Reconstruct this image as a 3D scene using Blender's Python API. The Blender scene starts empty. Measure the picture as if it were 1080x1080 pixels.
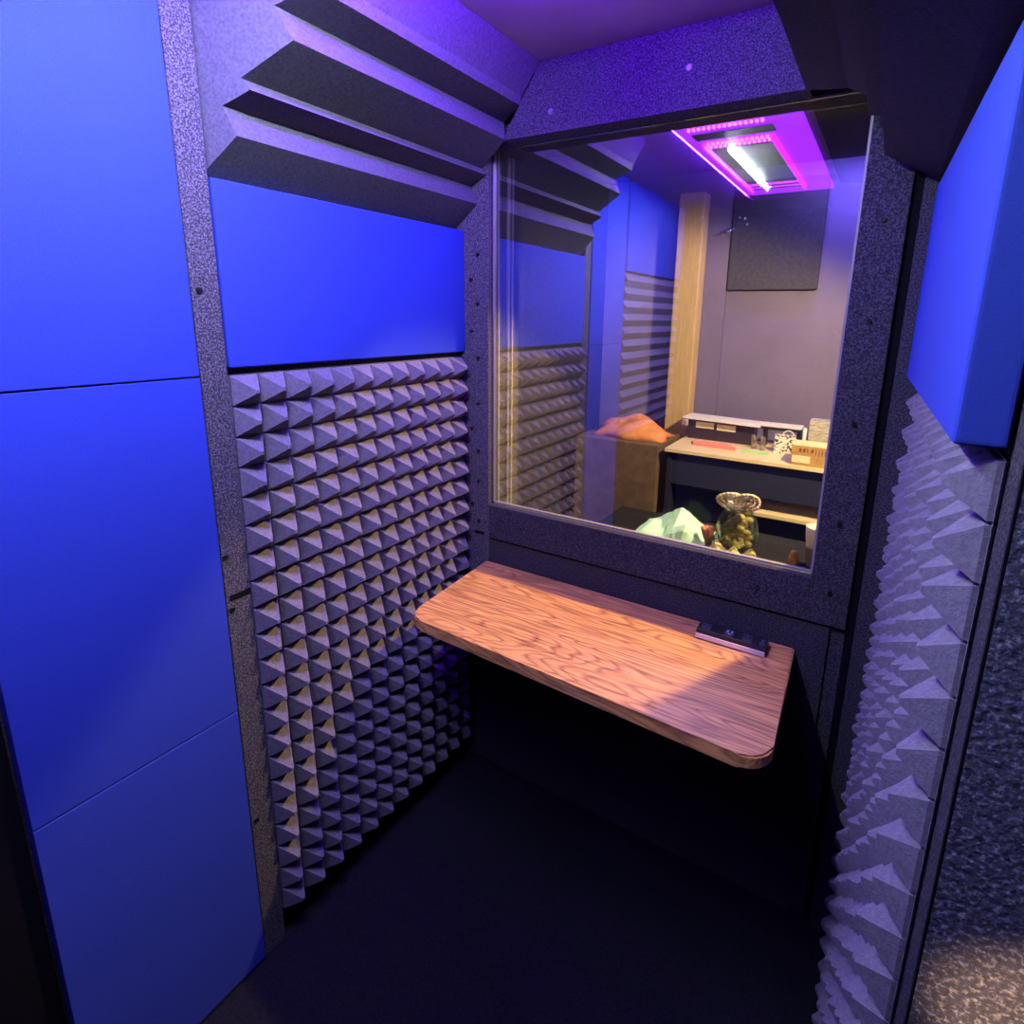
import bpy, bmesh, math, random
from mathutils import Vector, Matrix
random.seed(7)
C = bpy.context.scene.collection
H = 1.56            # camera height; every z below is written relative to the eye

# ------------------------------------------------------------------ helpers
class MB:
    """collects shapes in scene coordinates (z relative to the eye)"""
    def __init__(s): s.bm = bmesh.new()
    def poly(s, pts, smooth=False):
        vs = [s.bm.verts.new(p) for p in pts]
        f = s.bm.faces.new(vs); f.smooth = smooth; return f
    def box(s, x0, x1, y0, y1, z0, z1, bev=0.0, seg=2, M=None):
        b = bmesh.new()
        bmesh.ops.create_cube(b, size=1)
        for v in b.verts:
            v.co = Vector(((x0+x1)/2 + v.co.x*(x1-x0), (y0+y1)/2 + v.co.y*(y1-y0), (z0+z1)/2 + v.co.z*(z1-z0)))
        if bev > 0:
            bmesh.ops.bevel(b, geom=b.edges[:], offset=bev, segments=seg, affect='EDGES', profile=.6)
        s._add(b, M); return s
    def _add(s, b, M=None):
        if M: bmesh.ops.transform(b, matrix=M, verts=b.verts[:])
        mp = {}
        for v in b.verts: mp[v] = s.bm.verts.new(v.co)
        for f in b.faces:
            g = s.bm.faces.new([mp[v] for v in f.verts]); g.smooth = f.smooth
        b.free()
    def cyl(s, p0, p1, r0, r1=None, n=16, caps=True):
        r1 = r0 if r1 is None else r1
        p0, p1 = Vector(p0), Vector(p1); d = (p1-p0); q = d.to_track_quat('Z', 'Y')
        a = [s.bm.verts.new(p0 + q @ Vector((r0*math.cos(t), r0*math.sin(t), 0))) for t in [2*math.pi*i/n for i in range(n)]]
        b = [s.bm.verts.new(p1 + q @ Vector((r1*math.cos(t), r1*math.sin(t), 0))) for t in [2*math.pi*i/n for i in range(n)]]
        for i in range(n):
            f = s.bm.faces.new((a[i], a[(i+1) % n], b[(i+1) % n], b[i])); f.smooth = True
        if caps: s.bm.faces.new(a[::-1]); s.bm.faces.new(b)
        return s
    def tube(s, pts, r, n=8, closed=False):
        for i in range(len(pts)-1): s.cyl(pts[i], pts[i+1], r, r, n)
        return s
    def lathe(s, c, prof, n=28):
        rings = []
        for r, z in prof:
            rings.append([s.bm.verts.new((c[0]+r*math.cos(2*math.pi*i/n), c[1]+r*math.sin(2*math.pi*i/n), c[2]+z)) for i in range(n)])
        for a, b in zip(rings, rings[1:]):
            for i in range(n):
                f = s.bm.faces.new((a[i], a[(i+1) % n], b[(i+1) % n], b[i])); f.smooth = True
        s.bm.faces.new(rings[0][::-1]); s.bm.faces.new(rings[-1])
        return s
    def prism(s, poly, z0, z1, bev=0.0):
        b = bmesh.new()
        lo = [b.verts.new((x, y, z0)) for x, y in poly]; hi = [b.verts.new((x, y, z1)) for x, y in poly]
        b.faces.new(lo[::-1]); top = b.faces.new(hi)
        n = len(poly)
        for i in range(n): b.faces.new((lo[i], lo[(i+1) % n], hi[(i+1) % n], hi[i]))
        if bev > 0: bmesh.ops.bevel(b, geom=[e for f in b.faces if len(f.verts) == n and n > 4 for e in f.edges], offset=bev, segments=2, affect='EDGES')
        s._add(b); return s
    def extrude_y(s, prof, y0f, y1f):
        """profile in XZ, run along Y; y0f(x,z), y1f(x,z) give the end planes"""
        a = [s.bm.verts.new((x, y0f(x, z), z)) for x, z in prof]; b = [s.bm.verts.new((x, y1f(x, z), z)) for x, z in prof]
        n = len(prof)
        for i in range(n): s.bm.faces.new((a[i], a[(i+1) % n], b[(i+1) % n], b[i]))
        s.bm.faces.new(a[::-1]); s.bm.faces.new(b)
        return s
    def build(s, name, mat, parent=None):
        bmesh.ops.recalc_face_normals(s.bm, faces=s.bm.faces[:])
        off = Vector((0, 0, H))
        if parent is not None: off = off - parent_loc(parent)
        for v in s.bm.verts: v.co += off
        me = bpy.data.meshes.new(name); s.bm.to_mesh(me); s.bm.free()
        if parent is None:                                   # origin at the base of the thing
            xs = [v.co for v in me.vertices]
            o = Vector(((min(v.x for v in xs)+max(v.x for v in xs))/2, (min(v.y for v in xs)+max(v.y for v in xs))/2, min(v.z for v in xs)))
            for v in me.vertices: v.co -= o
        ob = bpy.data.objects.new(name, me); C.objects.link(ob)
        if parent is None: ob.location = o
        else: ob.parent = parent
        me.materials.append(mat); return ob

def parent_loc(o):
    p = Vector(o.location)
    while o.parent: o = o.parent; p += Vector(o.location)
    return p
def tag(o, label=None, cat=None, group=None, kind=None):
    if label: o['label'] = label
    if cat: o['category'] = cat
    if group: o['group'] = group
    if kind: o['kind'] = kind
    return o
def thing(name, loc, label, cat, group=None, kind=None):
    o = bpy.data.objects.new(name, None); C.objects.link(o)
    o.location = (loc[0], loc[1], loc[2]+H); o.empty_display_size = .05
    return tag(o, label, cat, group, kind)
def struct(o, label=None): return tag(o, label, None, None, 'structure')
def centred(o):
    vs = o.data.vertices; c = Vector()
    for v in vs: c += v.co
    c /= len(vs)
    for v in vs: v.co -= c
    return o
def copy_child(o, parent, loc):
    c = o.copy(); C.objects.link(c); c.parent = parent; c.location = loc; return c

# ------------------------------------------------------------------ materials
def mat(name, col, rough=.6, metal=0, spec=.5, emit=None, es=0):
    m = bpy.data.materials.new(name); m.use_nodes = True
    b = m.node_tree.nodes['Principled BSDF']
    b.inputs['Base Color'].default_value = (*col, 1); b.inputs['Roughness'].default_value = rough
    b.inputs['Metallic'].default_value = metal; b.inputs['Specular IOR Level'].default_value = spec
    if emit: b.inputs['Emission Color'].default_value = (*emit, 1); b.inputs['Emission Strength'].default_value = es
    return m
def noisy(name, c0, c1, scale, rough=.9, bump=.0, lo=.4, hi=.6, detail=4, spec=.2, stretch=(1, 1, 1), bscale=None, sheen=0):
    m = mat(name, c0, rough, 0, spec); nt = m.node_tree; N = nt.nodes; L = nt.links; b = N['Principled BSDF']
    tc = N.new('ShaderNodeTexCoord'); mp = N.new('ShaderNodeMapping'); mp.inputs['Scale'].default_value = stretch
    L.new(tc.outputs['Object'], mp.inputs['Vector'])
    n = N.new('ShaderNodeTexNoise'); n.inputs['Scale'].default_value = scale; n.inputs['Detail'].default_value = detail
    n.inputs['Roughness'].default_value = .65
    L.new(mp.outputs[0], n.inputs['Vector'])
    r = N.new('ShaderNodeValToRGB'); r.color_ramp.elements[0].position = lo; r.color_ramp.elements[1].position = hi
    r.color_ramp.elements[0].color = (*c0, 1); r.color_ramp.elements[1].color = (*c1, 1)
    L.new(n.outputs['Fac'], r.inputs[0]); L.new(r.outputs[0], b.inputs['Base Color'])
    if bump:
        n2 = N.new('ShaderNodeTexNoise'); n2.inputs['Scale'].default_value = bscale or scale; n2.inputs['Detail'].default_value = 5
        L.new(mp.outputs[0], n2.inputs['Vector'])
        bp = N.new('ShaderNodeBump'); bp.inputs['Strength'].default_value = bump; bp.inputs['Distance'].default_value = .004
        L.new(n2.outputs['Fac'], bp.inputs['Height']); L.new(bp.outputs[0], b.inputs['Normal'])
    if sheen:
        b.inputs['Sheen Weight'].default_value = sheen
    return m
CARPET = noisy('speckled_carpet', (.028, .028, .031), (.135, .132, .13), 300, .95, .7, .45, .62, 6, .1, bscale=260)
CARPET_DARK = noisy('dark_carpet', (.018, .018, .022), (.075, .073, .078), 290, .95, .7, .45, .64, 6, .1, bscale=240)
JAMBC = noisy('coarse_carpet', (.05, .05, .075), (.34, .33, .42), 170, .95, .9, .50, .74, 7, .15, bscale=120)  # brighter bluish tones stand in for light missing on the jamb
FLOORM = noisy('floor_carpet', (.005, .005, .008), (.015, .014, .020), 160, .95, .6, .4, .7, 5, .1)
FOAM = noisy('charcoal_foam', (.10, .092, .115), (.15, .138, .165), 130, .9, .35, .35, .7, 5, .15, bscale=260)
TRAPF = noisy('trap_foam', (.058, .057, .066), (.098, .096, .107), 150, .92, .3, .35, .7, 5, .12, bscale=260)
TRAPD = noisy('black_trap_foam', (.026, .025, .030), (.044, .042, .048), 150, .92, .3, .35, .7, 5, .12, bscale=260)  # darker foam: the unlit underside of the right trap put into its colour
BLUE = noisy('blue_fabric', (.019, .038, .27), (.023, .045, .31), 400, .9, .12, .3, .7, 3, .15)
CEILM = noisy('mauve_fabric', (.30, .23, .235), (.36, .28, .28), 8, .9, .3, .3, .7, 4, .1, bscale=300)
BLACK = mat('black_plastic', (.012, .012, .014), .4)
BLACKG = mat('black_gap', (.004, .004, .005), .9, spec=.05)
SCREW = mat('dark_screw', (.02, .02, .022), .35, .7)
WASH = mat('worn_screw', (.13, .125, .14), .4, .5)
CHROME = mat('chrome', (.75, .75, .78), .15, 1)
BEAD = mat('glazing_bead', (.22, .21, .19), .4, .2)
WALLM = noisy('lavender_paint', (.16, .135, .24), (.18, .15, .27), 3, .7, .05)
PANELM = noisy('dark_grey_panel', (.05, .048, .06), (.07, .066, .075), 60, .9, .2)
DARKW = noisy('dark_wall', (.02, .02, .028), (.035, .033, .045), 40, .9, .2)
TAN = noisy('tan_wood', (.46, .33, .15), (.54, .39, .19), 12, .6, .1, stretch=(4, 4, .4))
DESKT = noisy('pale_laminate', (.74, .60, .34), (.80, .65, .38), 14, .45, .05, stretch=(1, 5, 5))
NAVY = mat('navy_laminate', (.022, .024, .06), .45)
CARD = noisy('cardboard', (.42, .25, .10), (.48, .29, .12), 40, .85, .1)
WHITEP = noisy('white_paper', (.72, .70, .62), (.78, .76, .68), 30, .7, .05)
PINK = mat('pink_paper', (.85, .28, .22), .7)
GREEN = mat('green_paper', (.35, .75, .22), .7)
CYAN = noisy('mint_cloth', (.42, .78, .60), (.52, .86, .68), 20, .85, .2)
YELL = noisy('yellow_tissue', (.85, .80, .30), (.9, .86, .42), 30, .8, .3)
ORANGE = noisy('orange_cloth', (.62, .22, .08), (.75, .32, .12), 14, .85, .3)
BROWN = noisy('brown_board', (.13, .09, .06), (.18, .125, .08), 8, .7, .1)
RIBBON = noisy('striped_cloth', (.55, .40, .30), (.85, .78, .55), 25, .8, .2, .45, .55, 2)
GREYB = noisy('grey_box', (.32, .31, .28), (.5, .48, .42), 18, .7, 0, .45, .55, 2, stretch=(1, 1, 6))
DOODLE = noisy('doodled_card', (.04, .04, .04), (.78, .76, .68), 70, .7, 0, .44, .47, 2)
LABELM = noisy('printed_label', (.45, .40, .25), (.80, .72, .48), 180, .7, 0, .3, .42, 2)
DARKP = mat('purple_black_case', (.03, .018, .045), .4)
INK = mat('brown_ink', (.20, .06, .02), .8)
HUSK = mat('dried_husk', (.45, .18, .08), .8)

def glass(name, refl, tint=(1, 1, 1)):
    m = bpy.data.materials.new(name); m.use_nodes = True; nt = m.node_tree; N = nt.nodes; L = nt.links
    N.remove(N['Principled BSDF'])
    t = N.new('ShaderNodeBsdfTransparent'); t.inputs[0].default_value = (*tint, 1)
    g = N.new('ShaderNodeBsdfGlossy'); g.inputs['Roughness'].default_value = 0.0; g.inputs[0].default_value = (1, 1, 1, 1)
    mx = N.new('ShaderNodeMixShader'); lw = N.new('ShaderNodeLayerWeight'); lw.inputs['Blend'].default_value = .35
    ma = N.new('ShaderNodeMath'); ma.operation = 'MULTIPLY_ADD'; ma.inputs[1].default_value = .30; ma.inputs[2].default_value = refl
    L.new(lw.outputs['Fresnel'], ma.inputs[0]); L.new(ma.outputs[0], mx.inputs[0])
    L.new(t.outputs[0], mx.inputs[1]); L.new(g.outputs[0], mx.inputs[2]); L.new(mx.outputs[0], N['Material Output'].inputs[0])
    return m
GLASS = glass('coated_glass', .24); GLASS2 = glass('clear_glass', .0, (.97, .97, .94)); JARG = glass('jar_glass', .10, (.93, .92, .80))

def wood():
    m = mat('oak', (.4, .2, .08), .38, 0, .5); nt = m.node_tree; N = nt.nodes; L = nt.links; b = N['Principled BSDF']
    tc = N.new('ShaderNodeTexCoord')
    mp = N.new('ShaderNodeMapping'); mp.inputs['Scale'].default_value = (1.5, 9, 9); L.new(tc.outputs['Object'], mp.inputs['Vector'])
    n1 = N.new('ShaderNodeTexNoise'); n1.inputs['Scale'].default_value = 1.25; n1.inputs['Detail'].default_value = 1.5; n1.inputs['Roughness'].default_value = .4
    L.new(mp.outputs[0], n1.inputs['Vector'])
    # cathedral rings: bands of a smooth noise field
    mu = N.new('ShaderNodeMath'); mu.operation = 'MULTIPLY'; mu.inputs[1].default_value = 22; L.new(n1.outputs['Fac'], mu.inputs[0])
    fr = N.new('ShaderNodeMath'); fr.operation = 'FRACT'; L.new(mu.outputs[0], fr.inputs[0])
    r = N.new('ShaderNodeValToRGB'); e = r.color_ramp.elements
    e[0].position = 0; e[0].color = (.34, .14, .05, 1); e[1].position = .25; e[1].color = (.60, .295, .085, 1)
    x = e.new(.75); x.color = (.68, .345, .105, 1); x = e.new(1.0); x.color = (.42, .18, .06, 1)
    L.new(fr.outputs[0], r.inputs[0])
    mp2 = N.new('ShaderNodeMapping'); mp2.inputs['Scale'].default_value = (6, 190, 60); L.new(tc.outputs['Object'], mp2.inputs['Vector'])
    n2 = N.new('ShaderNodeTexNoise'); n2.inputs['Scale'].default_value = 1; n2.inputs['Detail'].default_value = 4; L.new(mp2.outputs[0], n2.inputs['Vector'])
    r2 = N.new('ShaderNodeValToRGB'); r2.color_ramp.elements[0].position = .36; r2.color_ramp.elements[0].color = (.42, .36, .32, 1); r2.color_ramp.elements[1].position = .56
    L.new(n2.outputs['Fac'], r2.inputs[0])
    mx = N.new('ShaderNodeMix'); mx.data_type = 'RGBA'; mx.blend_type = 'MULTIPLY'; mx.inputs[0].default_value = .85
    L.new(r.outputs[0], mx.inputs[6]); L.new(r2.outputs[0], mx.inputs[7]); L.new(mx.outputs[2], b.inputs['Base Color'])
    bp = N.new('ShaderNodeBump'); bp.inputs['Strength'].default_value = .12; bp.inputs['Distance'].default_value = .001
    L.new(n2.outputs['Fac'], bp.inputs['Height']); L.new(bp.outputs[0], b.inputs['Normal'])
    return m
OAK = wood()

# ------------------------------------------------------------------ dimensions
XL, XR = -1.142, .107          # booth side walls
YW, YB = 1.42, -.90            # window wall, wall behind the camera
ZC, ZF = .62, -1.56            # ceiling, floor
WX0, WX1, WZ0, WZ1 = -1.022, -.082, -.594, .452   # window opening
YO = 1.57                      # far face of the window wall
def rx(x, y): return x - .022*(y-.655)/.765      # the right wall leans in a little towards the window

# ------------------------------------------------------------------ room shell
struct(MB().box(XL-.1, XR+.36, YB-.1, YO, ZF-.08, ZF).build('floor', FLOORM))
struct(MB().box(XL-.1, XR+.36, YB-.1, YO, ZC, ZC+.08).build('ceiling', CEILM))
struct(MB().box(XL-.1, XL, YB, YO, ZF, ZC).build('wall_left', CARPET))
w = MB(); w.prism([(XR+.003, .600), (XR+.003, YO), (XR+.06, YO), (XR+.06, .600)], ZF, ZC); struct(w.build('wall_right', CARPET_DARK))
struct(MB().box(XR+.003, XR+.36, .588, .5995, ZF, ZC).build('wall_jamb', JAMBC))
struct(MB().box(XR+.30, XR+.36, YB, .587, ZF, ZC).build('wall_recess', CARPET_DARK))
struct(MB().box(XR+.0005, XR+.0028, .588, .594, ZF, ZC-.001).build('trim_8', BLACKG))
struct(MB().box(XL-.1, XR+.36, YB-.1, YB, ZF, ZC).build('wall_back', DARKW))
w = MB()
w.box(XL, WX0, YW, YO, ZF, ZC); w.box(WX1, XR, YW, YO, ZF, ZC); w.box(WX0, WX1, YW, YO, ZF, WZ0-.048); w.box(WX0, WX1, YW, YO, WZ1, ZC)
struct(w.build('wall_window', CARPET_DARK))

# window trim, beads, double glazing
win = thing('window_1', ((WX0+WX1)/2, YW, WZ0), 'double-glazed booth window in a dark carpeted frame over the oak shelf', None, None, 'structure')
del_cat = win
T = .016
MB().box(XL+.004, WX0, YW-T, YW-.0005, -.93, .50, .003).build('frame_stile', CARPET, win)
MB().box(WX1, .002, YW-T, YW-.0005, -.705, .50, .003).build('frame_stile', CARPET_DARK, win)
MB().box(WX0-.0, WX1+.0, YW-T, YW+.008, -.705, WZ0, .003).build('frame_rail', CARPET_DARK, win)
MB().box(WX0-.055, WX0-.018, YW-T-.0015, YW-T, -.700, -.690).build('slot', BLACKG, win)
for (yy, nm) in ((YW+.012, 'front'), (YW+.085, 'back')):
    b = MB(); r = .0028; z0, z1 = WZ0+.004-(.044 if nm == 'back' else 0), WZ1-.004; x0, x1 = WX0+.003, WX1-.003
    b.box(x0-r, x0+r, yy-.005, yy+.005, z0, z1); b.box(x1-r, x1+r, yy-.005, yy+.005, z0, z1)
    b.box(x0, x1, yy-.005, yy+.005, z0-r, z0+r); b.build('glazing_bead', BEAD, win)
    b = MB(); b.box(x0+.010-.0018, x0+.010+.0018, yy+.004, yy+.010, z0, z1); b.build('bead_lip', BEAD, win)
MB().box(WX0+.001, WX1-.001, YW+.010, YW+.014, WZ0+.001, WZ1-.001).build('glass_pane', GLASS, win)
MB().box(WX0+.001, WX1-.001, YW+.083, YW+.087, WZ0-.048, WZ1-.001).build('glass_pane', GLASS2, win)
# carpeted sill rolls between and below the panes
MB().box(WX0+.002, WX1-.002, YW+.016, YW+.080, WZ0-.048, WZ0-.034, .006, 3).build('sill_strip', CARPET_DARK, win)
sc = centred(MB().cyl((0, 0, -H), (0, -.006, -H), .0062, .0052, 12).build('screw', SCREW, win))
pos = [(-1.060, z) for z in (.17, .03, -.13, -.27, -.42, -.52, -.655)] + [(-1.085, z) for z in (.10, -.05, -.35, -.60)] + \
      [(-.040, z) for z in (.20, .0, -.22, -.45, -.62)] + [(-.9, -.65), (-.55, -.65), (-.2, -.65)]
base = parent_loc(win)
for i, (x, z) in enumerate(pos):
    lo = Vector((x, YW-T-.0015, z+H)) - base
    if i == 0: sc.location = lo
    else: copy_child(sc, win, lo)

# the carpeted header beam along the top of the window wall, shaped to fit between the two bass traps
hb = thing('trim_1', ((XL+XR)/2, YW-.02, .45), 'purple-lit carpeted header beam over the window', None, None, 'structure')
b = MB(); b.extrude_y([(-.945, .452), (-.20, .452), (-.235, .535), (-.285, ZC-.001), (-.830, ZC-.001), (-.885, .545)], lambda x, z: YW-.055, lambda x, z: YW-.0005)
b.build('beam', CARPET_DARK, hb)
s1 = centred(MB().cyl((0, 0, -H), (0, -.006, -H), .0085, .006, 14).build('screw', WASH, hb)); bb = parent_loc(hb)
s1.location = Vector((-.45, YW-.055, .535+H))-bb; copy_child(s1, hb, Vector((-.80, YW-.055, .50+H))-bb)

# left wall: corner post strip + black gap, base trims
struct(MB().box(XL, XL+.028, .598, .652, ZF, ZC-.001, .003).build('trim_2', CARPET), 'speckled grey carpet strip between blue panels and foam')
struct(MB().box(XL, XL+.006, .655, 1.41, ZF, -1.475).build('baseboard_left', BLACKG))
struct(MB().box(XL, XL+.012, YB, .232, ZF, -.622).build('trim_7', BLACKG), 'black lower panel at far left')  # black sheet added to keep the bottom far left dark
# lower wall panel under the window
struct(MB().box(XL+.03, -.03, YW-.008, YW-.0005, ZF, -.712).build('trim_3', CARPET_DARK), 'dark carpeted lower panel under the window frame')
# dark gap between window frame and right corner
struct(MB().box(.003, .020, YW-.006, YW-.0005, ZF, .45).build('trim_4', BLACKG), 'black gap right of the window frame')
struct(MB().box(.021, XR, YW-.014, YW-.0005, ZF, .45).build('trim_5', CARPET_DARK), 'carpet strip in the corner right of the window')
# screws of the left strip
t2 = bpy.data.objects['trim_2']; tb = parent_loc(t2)
q = centred(MB().cyl((0, 0, -H), (.006, 0, -H), .0068, .0055, 12).build('screw', SCREW, t2))
for i, (y, z) in enumerate([(.612, .035), (.606, -.50), (.608, -.62), (.61, -1.16)]):
    lo = Vector((XL+.028, y, z+H))-tb
    if i == 0: q.location = lo
    else: copy_child(q, t2, lo)
MB().box(XL+.027, XL+.0295, .606, .652, -.600, -.588).build('joint_gap', BLACKG, t2)

# ------------------------------------------------------------------ blue fabric panels
XP = -1.110                    # face of the panels on the left wall
def slab(name, x0, x1, y0, y1, z0, z1, label, bev=.005, group=None, m=BLUE, shear=False, cat='acoustic panel'):
    b = MB(); b.box(x0, x1, y0, y1, z0, z1, bev, 3)
    if shear:
        for v in b.bm.verts:
            if v.co.x < XR-.012: v.co.x = rx(v.co.x, v.co.y)
    o = b.build(name, m); return tag(o, label, cat, group)
slab('acoustic_panel', XL+.001, XP, .655, 1.405, -.114, .240, 'wide blue fabric panel mounted between the pyramid foam and the ridged traps')
slab('acoustic_panel', XL+.001, XP, .237, .594, -.1245, ZC-.004, 'uppermost of the three stacked blue fabric panels at far left', .002)
slab('acoustic_panel', XL+.001, XP, .237, .594, -.854, -.1275, 'middle one of the three stacked blue fabric panels at far left', .002)
slab('acoustic_panel', XL+.001, XP, .237, .594, ZF+.01, -.857, 'lowest of the three stacked blue fabric panels at far left', .002)
slab('acoustic_panel', .0635, XR-.001, .652, 1.402, -.112, .255, 'thick blue fabric panel on the right wall under the black trap', .005, shear=True)
# seen only in the window's reflection
slab('acoustic_panel', XL+.001, XP, -.62, .215, .215, ZC-.004, 'blue panel above the wedge foam, seen reflected in the glass', .003)
#slab('acoustic_panel', -.40, -.10, YB+.001, YB+.04, .02, .50, 'narrow blue panel on the back wall, seen only reflected', .004)

# ------------------------------------------------------------------ foam
def pyramid_foam(y0, y1, z0, z1, xb, xf, xa, cols, rows, jit=.0015, sgn=1):
    """pad from xb to xf, pyramids with apex at xa"""
    b = MB(); bm = b.bm; dy = (y1-y0)/cols; dz = (z1-z0)/rows; V = {}
    g = .0022
    for i in range(cols):
        for j in range(rows):
            ya, yb, za, zb = y0+i*dy+g, y0+(i+1)*dy-g, z0+j*dz+g, z0+(j+1)*dz-g
            r = lambda: random.uniform(-jit, jit)
            c = [(xf, ya, za), (xf, yb, za), (xf, yb, zb), (xf, ya, zb)]
            t = .0035; ym, zm = (ya+yb)/2+r(), (za+zb)/2+r(); xx = xa+r()
            a = [(xx, ym-t, zm-t), (xx, ym+t, zm-t), (xx, ym+t, zm+t), (xx, ym-t, zm+t)]
            cv = [bm.verts.new(p) for p in c]; av = [bm.verts.new(p) for p in a]
            for k in range(4): bm.faces.new((cv[k], cv[(k+1) % 4], av[(k+1) % 4], av[k]))
            bm.faces.new(av)
            # short skirt down into the pad so the valleys read dark
            sv = [bm.verts.new((xf-(xa-xf)*.22, p[1], p[2])) for p in c]
            for k in range(4): bm.faces.new((sv[k], sv[(k+1) % 4], cv[(k+1) % 4], cv[k]))
    b.box(min(xb, xf-(xa-xf)*.15), max(xb, xf-(xa-xf)*.15), y0, y1, z0, z1)
    return b
f = pyramid_foam(.655, 1.395, -1.475, -.128, XL+.001, -1.116, -1.074, 12, 21)
tag(f.build('foam_panel', FOAM), 'charcoal pyramid acoustic foam sheet on the left wall under the blue panel', 'acoustic foam')
f = pyramid_foam(.655, 1.375, ZF+.001, -.122, XR-.001, .101, .066, 12, 23, .004)
for v in f.bm.verts:
    if v.co.x < XR-.003: v.co.x = rx(v.co.x, v.co.y)
tag(f.build('foam_panel', FOAM), 'charcoal pyramid acoustic foam on the right wall, seen nearly edge-on', 'acoustic foam')
# wedge foam (reflection only): horizontal ridges
b = MB(); prof = [(XL+.001, -.62), (XL+.016, -.62)]
n = 13; z = -.62; dz = (.205+.62)/n
for i in range(n): prof += [(XL+.034, z+dz*.5), (XL+.016, z+dz)]; z += dz
prof += [(XL+.001, .205)]
b.extrude_y(prof, lambda x, z: -.62, lambda x, z: .205)
tag(b.build('foam_panel', FOAM), 'horizontally ridged wedge foam seen reflected in the middle of the glass', 'acoustic foam')

# ridged bass traps in the ceiling corners
LP = [(XL+.001, .246), (-1.060, .309), (-1.084, .360), (-1.026, .382), (-1.043, .402),
      (-.937, .453), (-.968, .508), (-.892, .528), (-.886, .548), (-.833, ZC-.002), (XL+.001, ZC-.002)]
def near_end(x, z): return .655 + .33*max(0, x-XL)
b = MB(); b.extrude_y(LP, near_end, lambda x, z: YW-.0565 if x > -.96 else YW-.0175)
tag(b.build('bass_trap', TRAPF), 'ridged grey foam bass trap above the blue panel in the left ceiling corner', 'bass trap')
RP = [(XR-.001, .258), (.042, .266), (-.053, .313), (-.040, .360), (-.062, .380), (-.089, .387), (-.080, .415), (-.13, .440), (-.205, .449), (-.240, .535), (-.284, ZC-.002), (XR-.001, ZC-.002)]
b = MB(); b.extrude_y(RP, lambda x, z: .592, lambda x, z: YW-.0565 if x < .0 else YW-.0175)
for v in b.bm.verts:
    pass
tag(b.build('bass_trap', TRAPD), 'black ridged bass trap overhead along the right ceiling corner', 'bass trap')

# ------------------------------------------------------------------ oak shelf and power bar
ZD = -.789
def rc(px, py, cx, cy, r, a0, a1, n=8): return [(cx+r*math.cos(math.radians(a0+(a1-a0)*i/n)), cy+r*math.sin(math.radians(a0+(a1-a0)*i/n))) for i in range(n+1)]
r = .055
poly = [(-.098, YW-.009), (-1.036, YW-.009)] + rc(0, 0, -1.008+r, 1.006+r, r, 180, 270) + rc(0, 0, -.085-r, .975+r, r, 270, 360)
sh = MB().prism(poly, ZD-.030, ZD, .004).build('shelf', OAK)
tag(sh, 'oak fold-out shelf with rounded front corners below the window', 'shelf')
pb = thing('power_strip', (-.237, 1.352, ZD), 'small black power strip at the back right of the oak shelf', 'power strip')
A = Matrix.Translation((-.237, 1.352, ZD)) @ Matrix.Rotation(math.radians(0), 4, 'Z')
b = MB(); b.extrude_y([(0, 0)]*0 or [(-.083, 0+ZD), (.083, ZD), (.083, .022+ZD), (-.083, .022+ZD)], lambda x, z: 0-.026+.006*(z-ZD > .01), lambda x, z: .026)
for v in b.bm.verts: v.co.x += -.237; v.co.y += 1.352
b.build('housing', BLACK, pb)
MB().box(-.320, -.154, 1.3235, 1.327, ZD+.002, ZD+.014, .001).build('front_edge', mat('silver_trim', (.72, .62, .68), .3, .6), pb)
SOCK = mat('socket_face', (.06, .06, .07), .3); SLOT = mat('socket_slot', (.002, .002, .002), .5); PALE = mat('pale_pins', (.6, .58, .6), .4)
for i, x in enumerate((-.300, -.243, -.200, -.165)):
    wd = .022 if i in (1, 2, 0) else .012
    s = MB().box(x-wd/2, x+wd/2, 1.338, 1.366, ZD+.022, ZD+.0245, .001).build('socket', SOCK, pb)
    g = MB()
    for dx in (-.005, .005): g.box(x+dx-.0015, x+dx+.0015, 1.350, 1.360, ZD+.0245, ZD+.0250)
    g.box(x-.002, x+.002, 1.342, 1.347, ZD+.0245, ZD+.0250)
    g.build('socket_slot', PALE if i == 1 else SLOT, s)

# ------------------------------------------------------------------ ceiling light and vent unit (seen reflected in the window)
lx0, lx1, ly0, ly1 = -.70, -.31, -.31, .95
zb = ZC-.016
fx = thing('ceiling_light', ((lx0+lx1)/2, (ly0+ly1)/2, zb), 'magenta-glowing ceiling light and vent unit mirrored in the window', 'ceiling light')
GLOW = mat('magenta_diffuser', (.3, .1, .4), .4, emit=(.22, .012, 1.0), es=5)
GLOW2 = mat('magenta_tube', (.3, .1, .3), .4, emit=(.60, .02, .95), es=4)
PURP = mat('violet_side_glow', (.2, .05, .4), .4, emit=(.14, .006, 1.0), es=1100)
LED = mat('white_led', (.9, .9, .9), .3, emit=(.80, .92, 1.0), es=560)
DOT = mat('pink_led', (.9, .3, .7), .3, emit=(1.0, .12, .75), es=9)
GRIL = mat('dark_grille', (.03, .03, .03), .5)
MB().box(lx0, lx1, ly0, ly1, zb, ZC-.001, .004).build('diffuser', GLOW, fx)
b = MB(); e = .004
b.box(lx0-e, lx0-.0005, ly0, ly1, zb+.001, ZC-.002); b.box(lx0, lx1, ly1+.0005, ly1+e, zb+.001, ZC-.002)
b.build('side_glow', PURP, fx)
ix0, ix1, iy0, iy1 = -.640, -.425, -.03, .60
MB().box(ix0, ix1, iy0, iy1, zb-.006, zb-.0005, .002).build('grille_plate', GRIL, fx)
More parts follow.
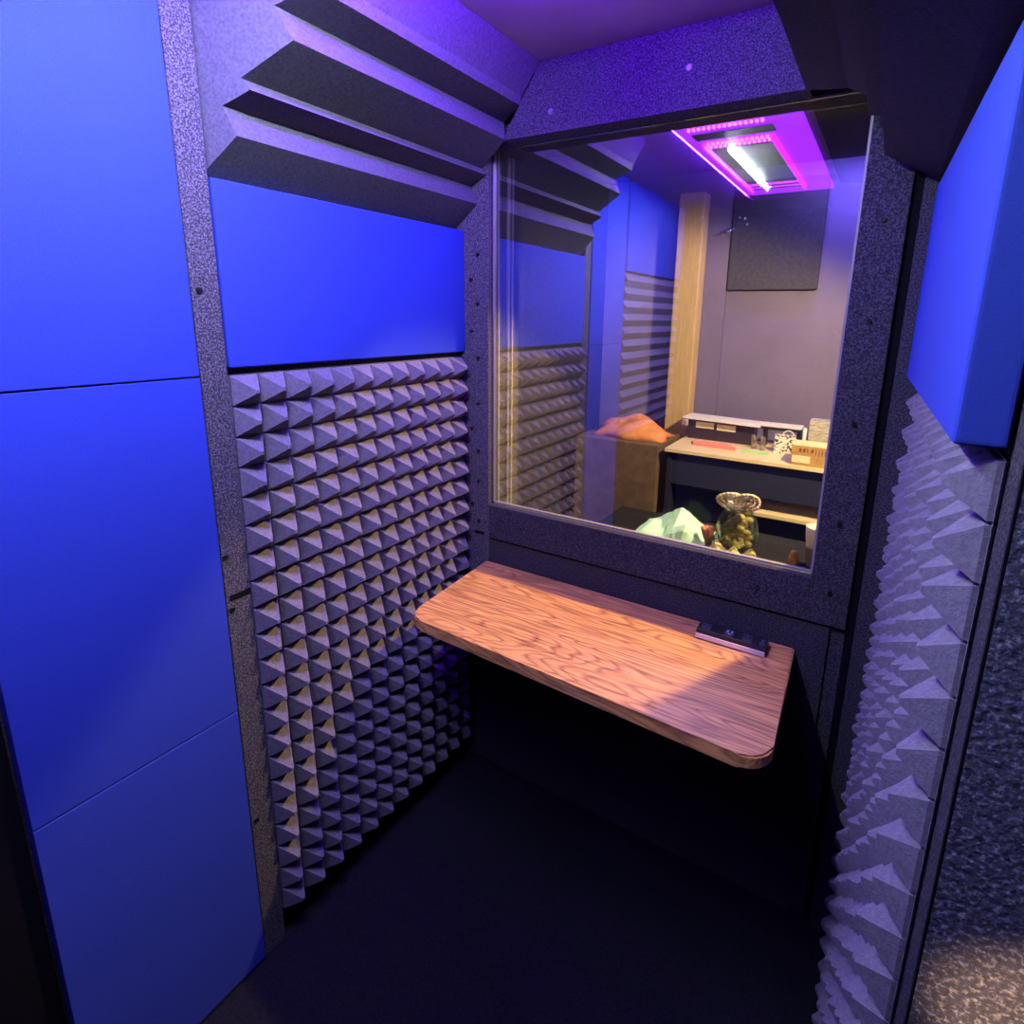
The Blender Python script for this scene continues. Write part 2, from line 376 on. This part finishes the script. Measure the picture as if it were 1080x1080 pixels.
for x0, x1, y0, y1 in ((ix0-.014, ix0-.002, iy0-.15, .68), (ix1+.002, ix1+.014, iy0-.15, .68)):
    MB().box(x0, x1, y0, y1, zb-.019, zb-.0005, .003).build('rim', GLOW2, fx)  # lips added to keep the white strip's light off the upper walls
MB().box(-.570, -.558, .03, .64, zb-.027, zb-.0062, .002).build('led_strip', LED, fx)
d0 = None
fb = parent_loc(fx)
for yy in (.89, .85, .67, .63):
    for k in range(15):
        x = -.655 + k*.0165 + (.004 if yy > .6 else .012)
        if d0 is None:
            mb = MB(); bmesh.ops.create_icosphere(mb.bm, subdivisions=2, radius=.0052)
            for v in mb.bm.verts: v.co.z -= H - 0
            d0 = mb.build('led_bulb', DOT, fx)
            # stored relative to parent; recentre
            c = sum((v.co for v in d0.data.vertices), Vector())/len(d0.data.vertices)
            for v in d0.data.vertices: v.co -= c
            d0.location = Vector((x, yy, zb-.004+H))-fb
        else: copy_child(d0, fx, Vector((x, yy, zb-.004+H))-fb)
MB().box(-.66, -.40,   .72, .79, zb-.004, zb-.0005).build('vent_slot', GRIL, fx)
for k in range(4): MB().box(-.64, -.42, -.06-.030*k-.012, -.06-.030*k, zb-.006, zb-.0005).build('vent_slat', GRIL if k % 2 else GLOW2, fx)

# ------------------------------------------------------------------ the next room, seen through the window
NX0, NX1, NY1, NZC = -1.9, .95, 4.12, .95
struct(MB().box(NX0, NX1, YO, NY1, ZF-.08, ZF).build('floor', FLOORM))
struct(MB().box(NX0, NX1, YO, NY1, NZC, NZC+.08).build('ceiling', DARKW))
struct(MB().box(NX0-.1, NX0, YO, NY1, ZF, NZC).build('wall_left', DARKW))
struct(MB().box(NX1, NX1+.1, YO, NY1, ZF, NZC).build('wall_right', DARKW))
struct(MB().box(NX0, NX1, NY1, NY1+.1, ZF, NZC).build('wall_back', WALLM))
struct(MB().box(-1.45, -.985, NY1-.04, NY1-.001, ZF, NZC-.001).build('trim_6', WALLM), 'shallow lavender pilaster on the far wall')
tp = tag(MB().box(-.975, -.425, NY1-.055, NY1-.001, .188, .86, .006).build('wall_panel', PANELM), 'dark grey panel high on the far wall beyond the glass', 'wall panel')
hk = thing('wall_hook', (-.965, NY1-.08, .55), 'tiny chrome hook on the dark panel beyond the glass', 'hook')
MB().cyl((-.960, NY1-.056, .585), (-.960, NY1-.10, .570), .010, .006).cyl((-.960, NY1-.10, .570), (-1.02, NY1-.12, .535), .011, .002).build('arm', CHROME, hk)
for a in (0, 50, 100): MB().cyl((-.925+.045*math.cos(math.radians(a)), NY1-.0555, .60+.045*math.sin(math.radians(a))), (-.925+.045*math.cos(math.radians(a)), NY1-.062, .60+.045*math.sin(math.radians(a))), .008).build('bolt', CHROME, hk)
tag(MB().box(-1.30, -1.13, 3.93, 4.06, ZF+.002, .80, .01).build('wooden_post', TAN), 'tan wooden post standing behind the left end of the far desk', 'post')  # post made up in place of a blurred vertical streak

# desk
dk = thing('desk', (-.6, 3.7, ZF), 'pale-topped desk with navy front in the room beyond the glass', 'desk')
MB().prism([(-1.11, 3.40), (-.02, 3.40), (-.02, 3.98), (-1.115, 3.98)], -.82, -.80, .004).build('desktop', DESKT, dk)
MB().box(-1.085, -.05, 3.44, 3.46, -1.03, -.8205).build('front_panel', NAVY, dk)
MB().box(-1.10, -1.07, 3.43, 3.95, ZF, -.8205).build('leg', NAVY, dk)
MB().box(-.06, -.03, 3.43, 3.95, ZF, -.8205).build('leg', NAVY, dk)
MB().box(-.60, -.061, 3.42, 3.90, -1.14, -1.115, .003).build('lower_shelf', DESKT, dk)
MB().box(-1.069, -.061, 3.93, 3.95, ZF, -.8205).build('back_panel', NAVY, dk)
# things on the desk
D = -.7998
rk = thing('equipment_case', (-.92, 3.86, D), 'open dark case with two printed labels and a pale lid on the far desk', 'case')
MB().box(-1.085, -.66, 3.80, 3.93, D, D+.135, .005).build('body', DARKP, rk)
MB().box(-1.115, -.62, 3.74, 3.94, D+.137, D+.147, .003, M=Matrix.Translation((-.87, 3.84, D+.142)) @ Matrix.Rotation(math.radians(1.2), 4, 'Y') @ Matrix.Translation((.87, -3.84, -D-.142))).build('lid', WHITEP, rk)
for x0, x1, dz in ((-1.035, -.915, .004), (-.895, -.775, 0)): MB().box(x0, x1, 3.795, 3.7995, D+.075+dz, D+.115+dz).build('printed_label', LABELM, rk)
MB().prism([(-1.08, 3.76), (-1.07, 3.70), (-1.115, 3.735)], D+.10, D+.136).build('hinge', WHITEP, rk)
b = MB().box(-.62, -.385, 3.80, 3.92, D+.115, D+.135, .004); tag(b.build('black_tray', BLACK), 'black tray behind the white doodled card on the far desk', 'tray')
MB().box(-.62, -.385, 3.795, 3.925, D+.136, D+.146, .002).build('tray_lid', WHITEP, bpy.data.objects['black_tray'])
g = MB()
for x in (-.60, -.40): MB().box(x-.01, x+.01, 3.83, 3.90, D, D+.115).build('tray_foot', BLACK, bpy.data.objects['black_tray'])
tag(MB().prism([(-1.02, 3.66), (-.99, 3.60), (-.72, 3.575), (-.72, 3.60), (-.80, 3.70)], D, D+.016, .003).build('pink_paper', PINK), 'folded pink paper lying on the far desk', 'paper')
tag(MB().prism([(-.69, 3.58), (-.54, 3.57), (-.53, 3.62), (-.68, 3.63)], D, D+.006, .0).build('green_card', GREEN), 'small green card right of the pink paper', 'card')
for i, (x, y) in enumerate(((-.640, 3.72), (-.585, 3.70))):
    cc = MB().lathe((x, y, D), [(.016, 0), (.019, .085), (.017, .085), (.014, .004)], 18)
    tag(cc.build('drinking_glass', JARG), ['left one of two clear drinking glasses before the dark case', 'right one of two clear drinking glasses beside the doodled card'][i], 'glass', 'drinking glasses on the far desk')
tag(MB().box(-.515, -.40, 3.68, 3.70, D, D+.115, .001).build('doodled_card', DOODLE), 'white card with black doodles beside the cardboard box', 'card')
pp = MB(); pts = [(-.45+.055*math.cos(math.pi*i/14), 3.755, D+.003+.128*math.sin(math.pi*i/14)) for i in range(15)]
pp.tube(pts, .004, 8); tag(pp.build('white_cable', WHITEP), 'arched white cable above the doodled card', 'cable')
gb = thing('printed_box', (-.26, 3.87, D), 'pale grey printed box standing behind the cardboard box', 'box')
MB().box(-.345, -.16, 3.82, 3.92, D, D+.20, .002).build('carton', GREYB, gb)
MB().cyl((-.365, 3.80, D), (-.365, 3.80, D+.15), .011, .011, 16).build('rolled_sheet', WHITEP, gb)
cb = thing('cardboard_box', (-.28, 3.50, D), 'small brown cardboard box with a white label on the far desk', 'box')
MB().box(-.385, -.165, 3.42, 3.58, D, D+.115, .003).build('carton', CARD, cb)
MB().box(-.384, -.166, 3.421, 3.579, D+.1152, D+.1162).build('top_flap', noisy('pale_card', (.75, .62, .30), (.8, .66, .34), 20, .8), cb)
MB().box(-.378, -.285, 3.4165, 3.4195, D+.018, D+.058).build('address_label', LABELM, cb)
b = MB()
for k, (x, wd, h) in enumerate(((-.345, .012, .020), (-.325, .012, .020), (-.305, .006, .020), (-.285, .012, .02), (-.262, .004, .03), (-.246, .004, .034), (-.230, .004, .034), (-.214, .004, .034), (-.198, .004, .034))):
    b.box(x, x+wd, 3.4175, 3.4195, D+.100-h, D+.100)
b.build('printed_marks', INK, cb)

# made-up brown cabinet and orange form in place of a blurred hand
tag(MB().box(-1.75, -1.16, 3.42, 3.90, ZF, -.80, .006).build('low_cabinet', BROWN), 'low brown cabinet left of the far desk', 'cabinet')
b = MB(); N1, N2 = 26, 16; grid = []
for i in range(N1+1):
    row = []
    for j in range(N2+1):
        u, v = i/N1, j/N2
        hgt = .13*(math.sin(math.pi*u)**.6)*(math.sin(math.pi*v)**.6)*(1+.18*math.sin(9*u+3*v)+.12*math.sin(17*v-5*u))
        row.append(b.bm.verts.new((-1.68+.50*u+.02*math.sin(7*v), 3.50+.30*v+.02*math.sin(9*u), -.799+hgt)))
    grid.append(row)
for i in range(N1):
    for j in range(N2): f = b.bm.faces.new((grid[i][j], grid[i+1][j], grid[i+1][j+1], grid[i][j+1])); f.smooth = True
edge = [grid[i][0] for i in range(N1+1)]+[grid[N1][j] for j in range(1, N2+1)]+[grid[i][N2] for i in range(N1-1, -1, -1)]+[grid[0][j] for j in range(N2-1, 0, -1)]
b.bm.faces.new(edge[::-1])
tag(b.build('orange_cloth', ORANGE), 'rumpled orange-tan cloth on the low brown cabinet', 'cloth')  # orange form stands in for a blurred hand

# low black stand right behind the window, with jar, cloths
ZS = -.850
tag(MB().box(-.95, -.04, 1.95, 2.35, ZF, ZS, .006).build('low_stand', mat('matt_black', (.01, .01, .012), .9, spec=.1)), 'low black stand just behind the window', 'stand')
jar = thing('glass_jar', (-.39, 2.10, ZS), 'clear glass jar topped with coiled striped cloth behind the window', 'jar')
MB().lathe((-.39, 2.10, ZS), [(.055, 0.012), (.072, .030), (.078, .075), (.070, .125), (.050, .158), (.046, .175), (.043, .175), (.047, .156), (.066, .123), (.073, .075), (.068, .032), (.050, .018)], 32).build('body', JARG, jar)
b = MB()
for (cx, cz, R0, k) in ((-.415, .196, .040, 3), (-.362, .203, .036, 4)):
    for q in range(k):
        R = R0-q*.012
        pts = [(cx+R*1.25*math.cos(t), 2.075+.004*q+.012*math.sin(2*t), ZS+cz+R*.75*math.sin(t)) for t in [2*math.pi*i/22 for i in range(23)]]
        b.tube(pts, .0056, 6)
b.cyl((-.39, 2.10, ZS+.172), (-.39, 2.10, ZS+.186), .045, .04, 20)
b.build('coiled_cloth', RIBBON, jar)
b = MB()
for k in range(44):
    a = random.uniform(0, 6.28); rr = random.uniform(0, .052)
    mb = bmesh.new(); bmesh.ops.create_icosphere(mb, subdivisions=2, radius=random.uniform(.012, .02))
    for v in mb.verts: v.co = Vector((-.39+rr*math.cos(a)+v.co.x, 2.10+rr*math.sin(a)+v.co.y*1.1, ZS+.035+.0021*k+v.co.z*.8))
    b._add(mb)
b.build('filling', noisy('pale_fill', (.62, .56, .36), (.92, .88, .66), 30, .5), jar)
def crumple(name, x0, x1, y0, y1, z, h, m, label, cat, peaks, seed=1):
    """a folded cloth: sharp creases running between a few peaks, edges down on the surface"""
    rnd = random.Random(seed); b = MB(); n1, n2 = 22, 14; gr = []
    for i in range(n1+1):
        row = []
        for j in range(n2+1):
            u, v = i/n1, j/n2; w = min(1, 7*min(u, 1-u), 7*min(v, 1-v))
            hh = max(k*max(0, 1-abs(u-pu)*su-abs(v-pv)*sv) for pu, pv, k, su, sv in peaks)
            row.append(b.bm.verts.new((x0+(x1-x0)*u+rnd.uniform(-.003, .003), y0+(y1-y0)*v+rnd.uniform(-.003, .003), z+.001+w*(h*hh+rnd.uniform(0, .004)))))
        gr.append(row)
    for i in range(n1):
        for j in range(n2): b.bm.faces.new((gr[i][j], gr[i+1][j], gr[i+1][j+1], gr[i][j+1]))
    ed = [gr[i][0] for i in range(n1+1)]+[gr[n1][j] for j in range(1, n2+1)]+[gr[i][n2] for i in range(n1-1, -1, -1)]+[gr[0][j] for j in range(n2-1, 0, -1)]
    b.bm.faces.new(ed[::-1]); return tag(b.build(name, m), label, cat)
crumple('mint_cloth', -.78, -.50, 2.02, 2.26, ZS, .098, CYAN, 'crumpled mint green cloth left of the glass jar', 'cloth', [(.55, .72, 1, 1.9, 1.2), (.72, .3, .72, 2.2, 1.6), (.2, .5, .35, 1.5, 1.0)], 3)
crumple('yellow_tissue', -.475, -.275, 1.965, 2.018, ZS, .075, YELL, 'crumpled yellow tissue at the foot of the glass jar', 'tissue', [(.2, .5, 1, 3, 1.5), (.5, .6, .8, 4, 1.5), (.8, .5, .9, 3.5, 1.5)], 5)
b = MB()
for k in range(5):
    a = k*1.1; b.cyl((-.492, 2.09, ZS), (-.492+.02*math.cos(a), 2.09+.02*math.sin(a), ZS+.075), .004, .010, 8)
tag(b.build('dried_flower', HUSK), 'reddish dried flower between mint cloth and jar', 'flower')
cp = thing('cup', (-.125, 2.12, ZS), 'small pale cup near the right window frame', 'cup')
MB().lathe((-.125, 2.12, ZS), [(.022, 0), (.034, .10), (.038, .145), (.034, .145), (.028, .02)], 24).build('body', mat('pale_ceramic', (.75, .62, .58), .4), cp)
tag(MB().lathe((-.185, 2.08, ZS), [(.014, 0), (.017, .02), (.013, .045), (.009, .055)], 18).build('brown_bottle', noisy('amber', (.4, .18, .05), (.6, .32, .1), 30, .4)), 'short amber bottle left of the pale cup', 'bottle')

# ------------------------------------------------------------------ lamps
def light(kind, name, loc, energy, col, size=.1, rot=None, target=None, **k):
    l = bpy.data.lights.new(name, kind); l.energy = energy; l.color = col
    if kind == 'AREA': l.size = size
    elif kind != 'SUN': l.shadow_soft_size = size
    o = bpy.data.objects.new(name, l); C.objects.link(o); o.location = (loc[0], loc[1], loc[2]+H)
    if target is not None: o.rotation_euler = (Vector(target)-Vector(loc)).to_track_quat('-Z', 'Y').to_euler()
    for a, v in k.items(): setattr(l, a, v)
    return o
# warm work lamp high at the right of the next room
light('SPOT', 'work_lamp', (.10, 1.98, .85), 1300, (1.0, .66, .25), .02, target=(-.62, 1.25, -.55), spot_size=math.radians(50), spot_blend=.3)
light('SPOT', 'desk_lamp', (.25, 2.55, .45), 480, (1.0, .74, .36), .05, target=(-.7, 3.25, -.8), spot_size=math.radians(112), spot_blend=.4)  # warm fill added for the far desk and the jar
# area light added to wash the top of the far wall violet
light('AREA', 'violet_strip', (-.25, 3.85, .90), 22, (.22, .16, 1.0), .6, target=(-.30, 4.1, .2), shape='RECTANGLE', size_y=.05)
light('AREA', 'ceiling_panel', (-.9, 2.9, .92), 18, (.50, .38, 1.0), .5)  # overhead fill added to brighten the far room
# warm spot added low behind the camera to light the door jamb
light('SPOT', 'doorway_lamp', (-.35, -.35, -.70), 170, (1.0, .62, .30), .02, target=(.235, .588, -.655), spot_size=math.radians(12), spot_blend=.6)

# ------------------------------------------------------------------ world, camera, view
wd = bpy.data.worlds.new('dim_room'); bpy.context.scene.world = wd; wd.use_nodes = True
wd.node_tree.nodes['Background'].inputs[0].default_value = (.02, .02, .05, 1); wd.node_tree.nodes['Background'].inputs[1].default_value = .3
cam = bpy.data.cameras.new('camera'); co = bpy.data.objects.new('camera', cam); C.objects.link(co)
R = [[0.853, 0.130, -0.505], [0.521, -0.181, 0.834], [0.017, -0.975, -0.222]]
right = Vector((R[0][0], R[1][0], R[2][0])).normalized(); fwd = Vector((-0.505, 0.834, -0.222)).normalized()
fwd = (fwd - right*fwd.dot(right)).normalized(); up = right.cross(fwd)
co.matrix_world = Matrix(((right.x, up.x, -fwd.x, 0), (right.y, up.y, -fwd.y, 0), (right.z, up.z, -fwd.z, H), (0, 0, 0, 1)))
cam.sensor_width = 36; cam.lens = 20.0; cam.shift_x = -.0231; cam.shift_y = -.0657; cam.clip_start = .01
bpy.context.scene.camera = co
vs = bpy.context.scene.view_settings; vs.view_transform = 'Standard'; vs.look = 'None'; vs.gamma = 1; vs.use_curve_mapping = False; vs.exposure = -0.18
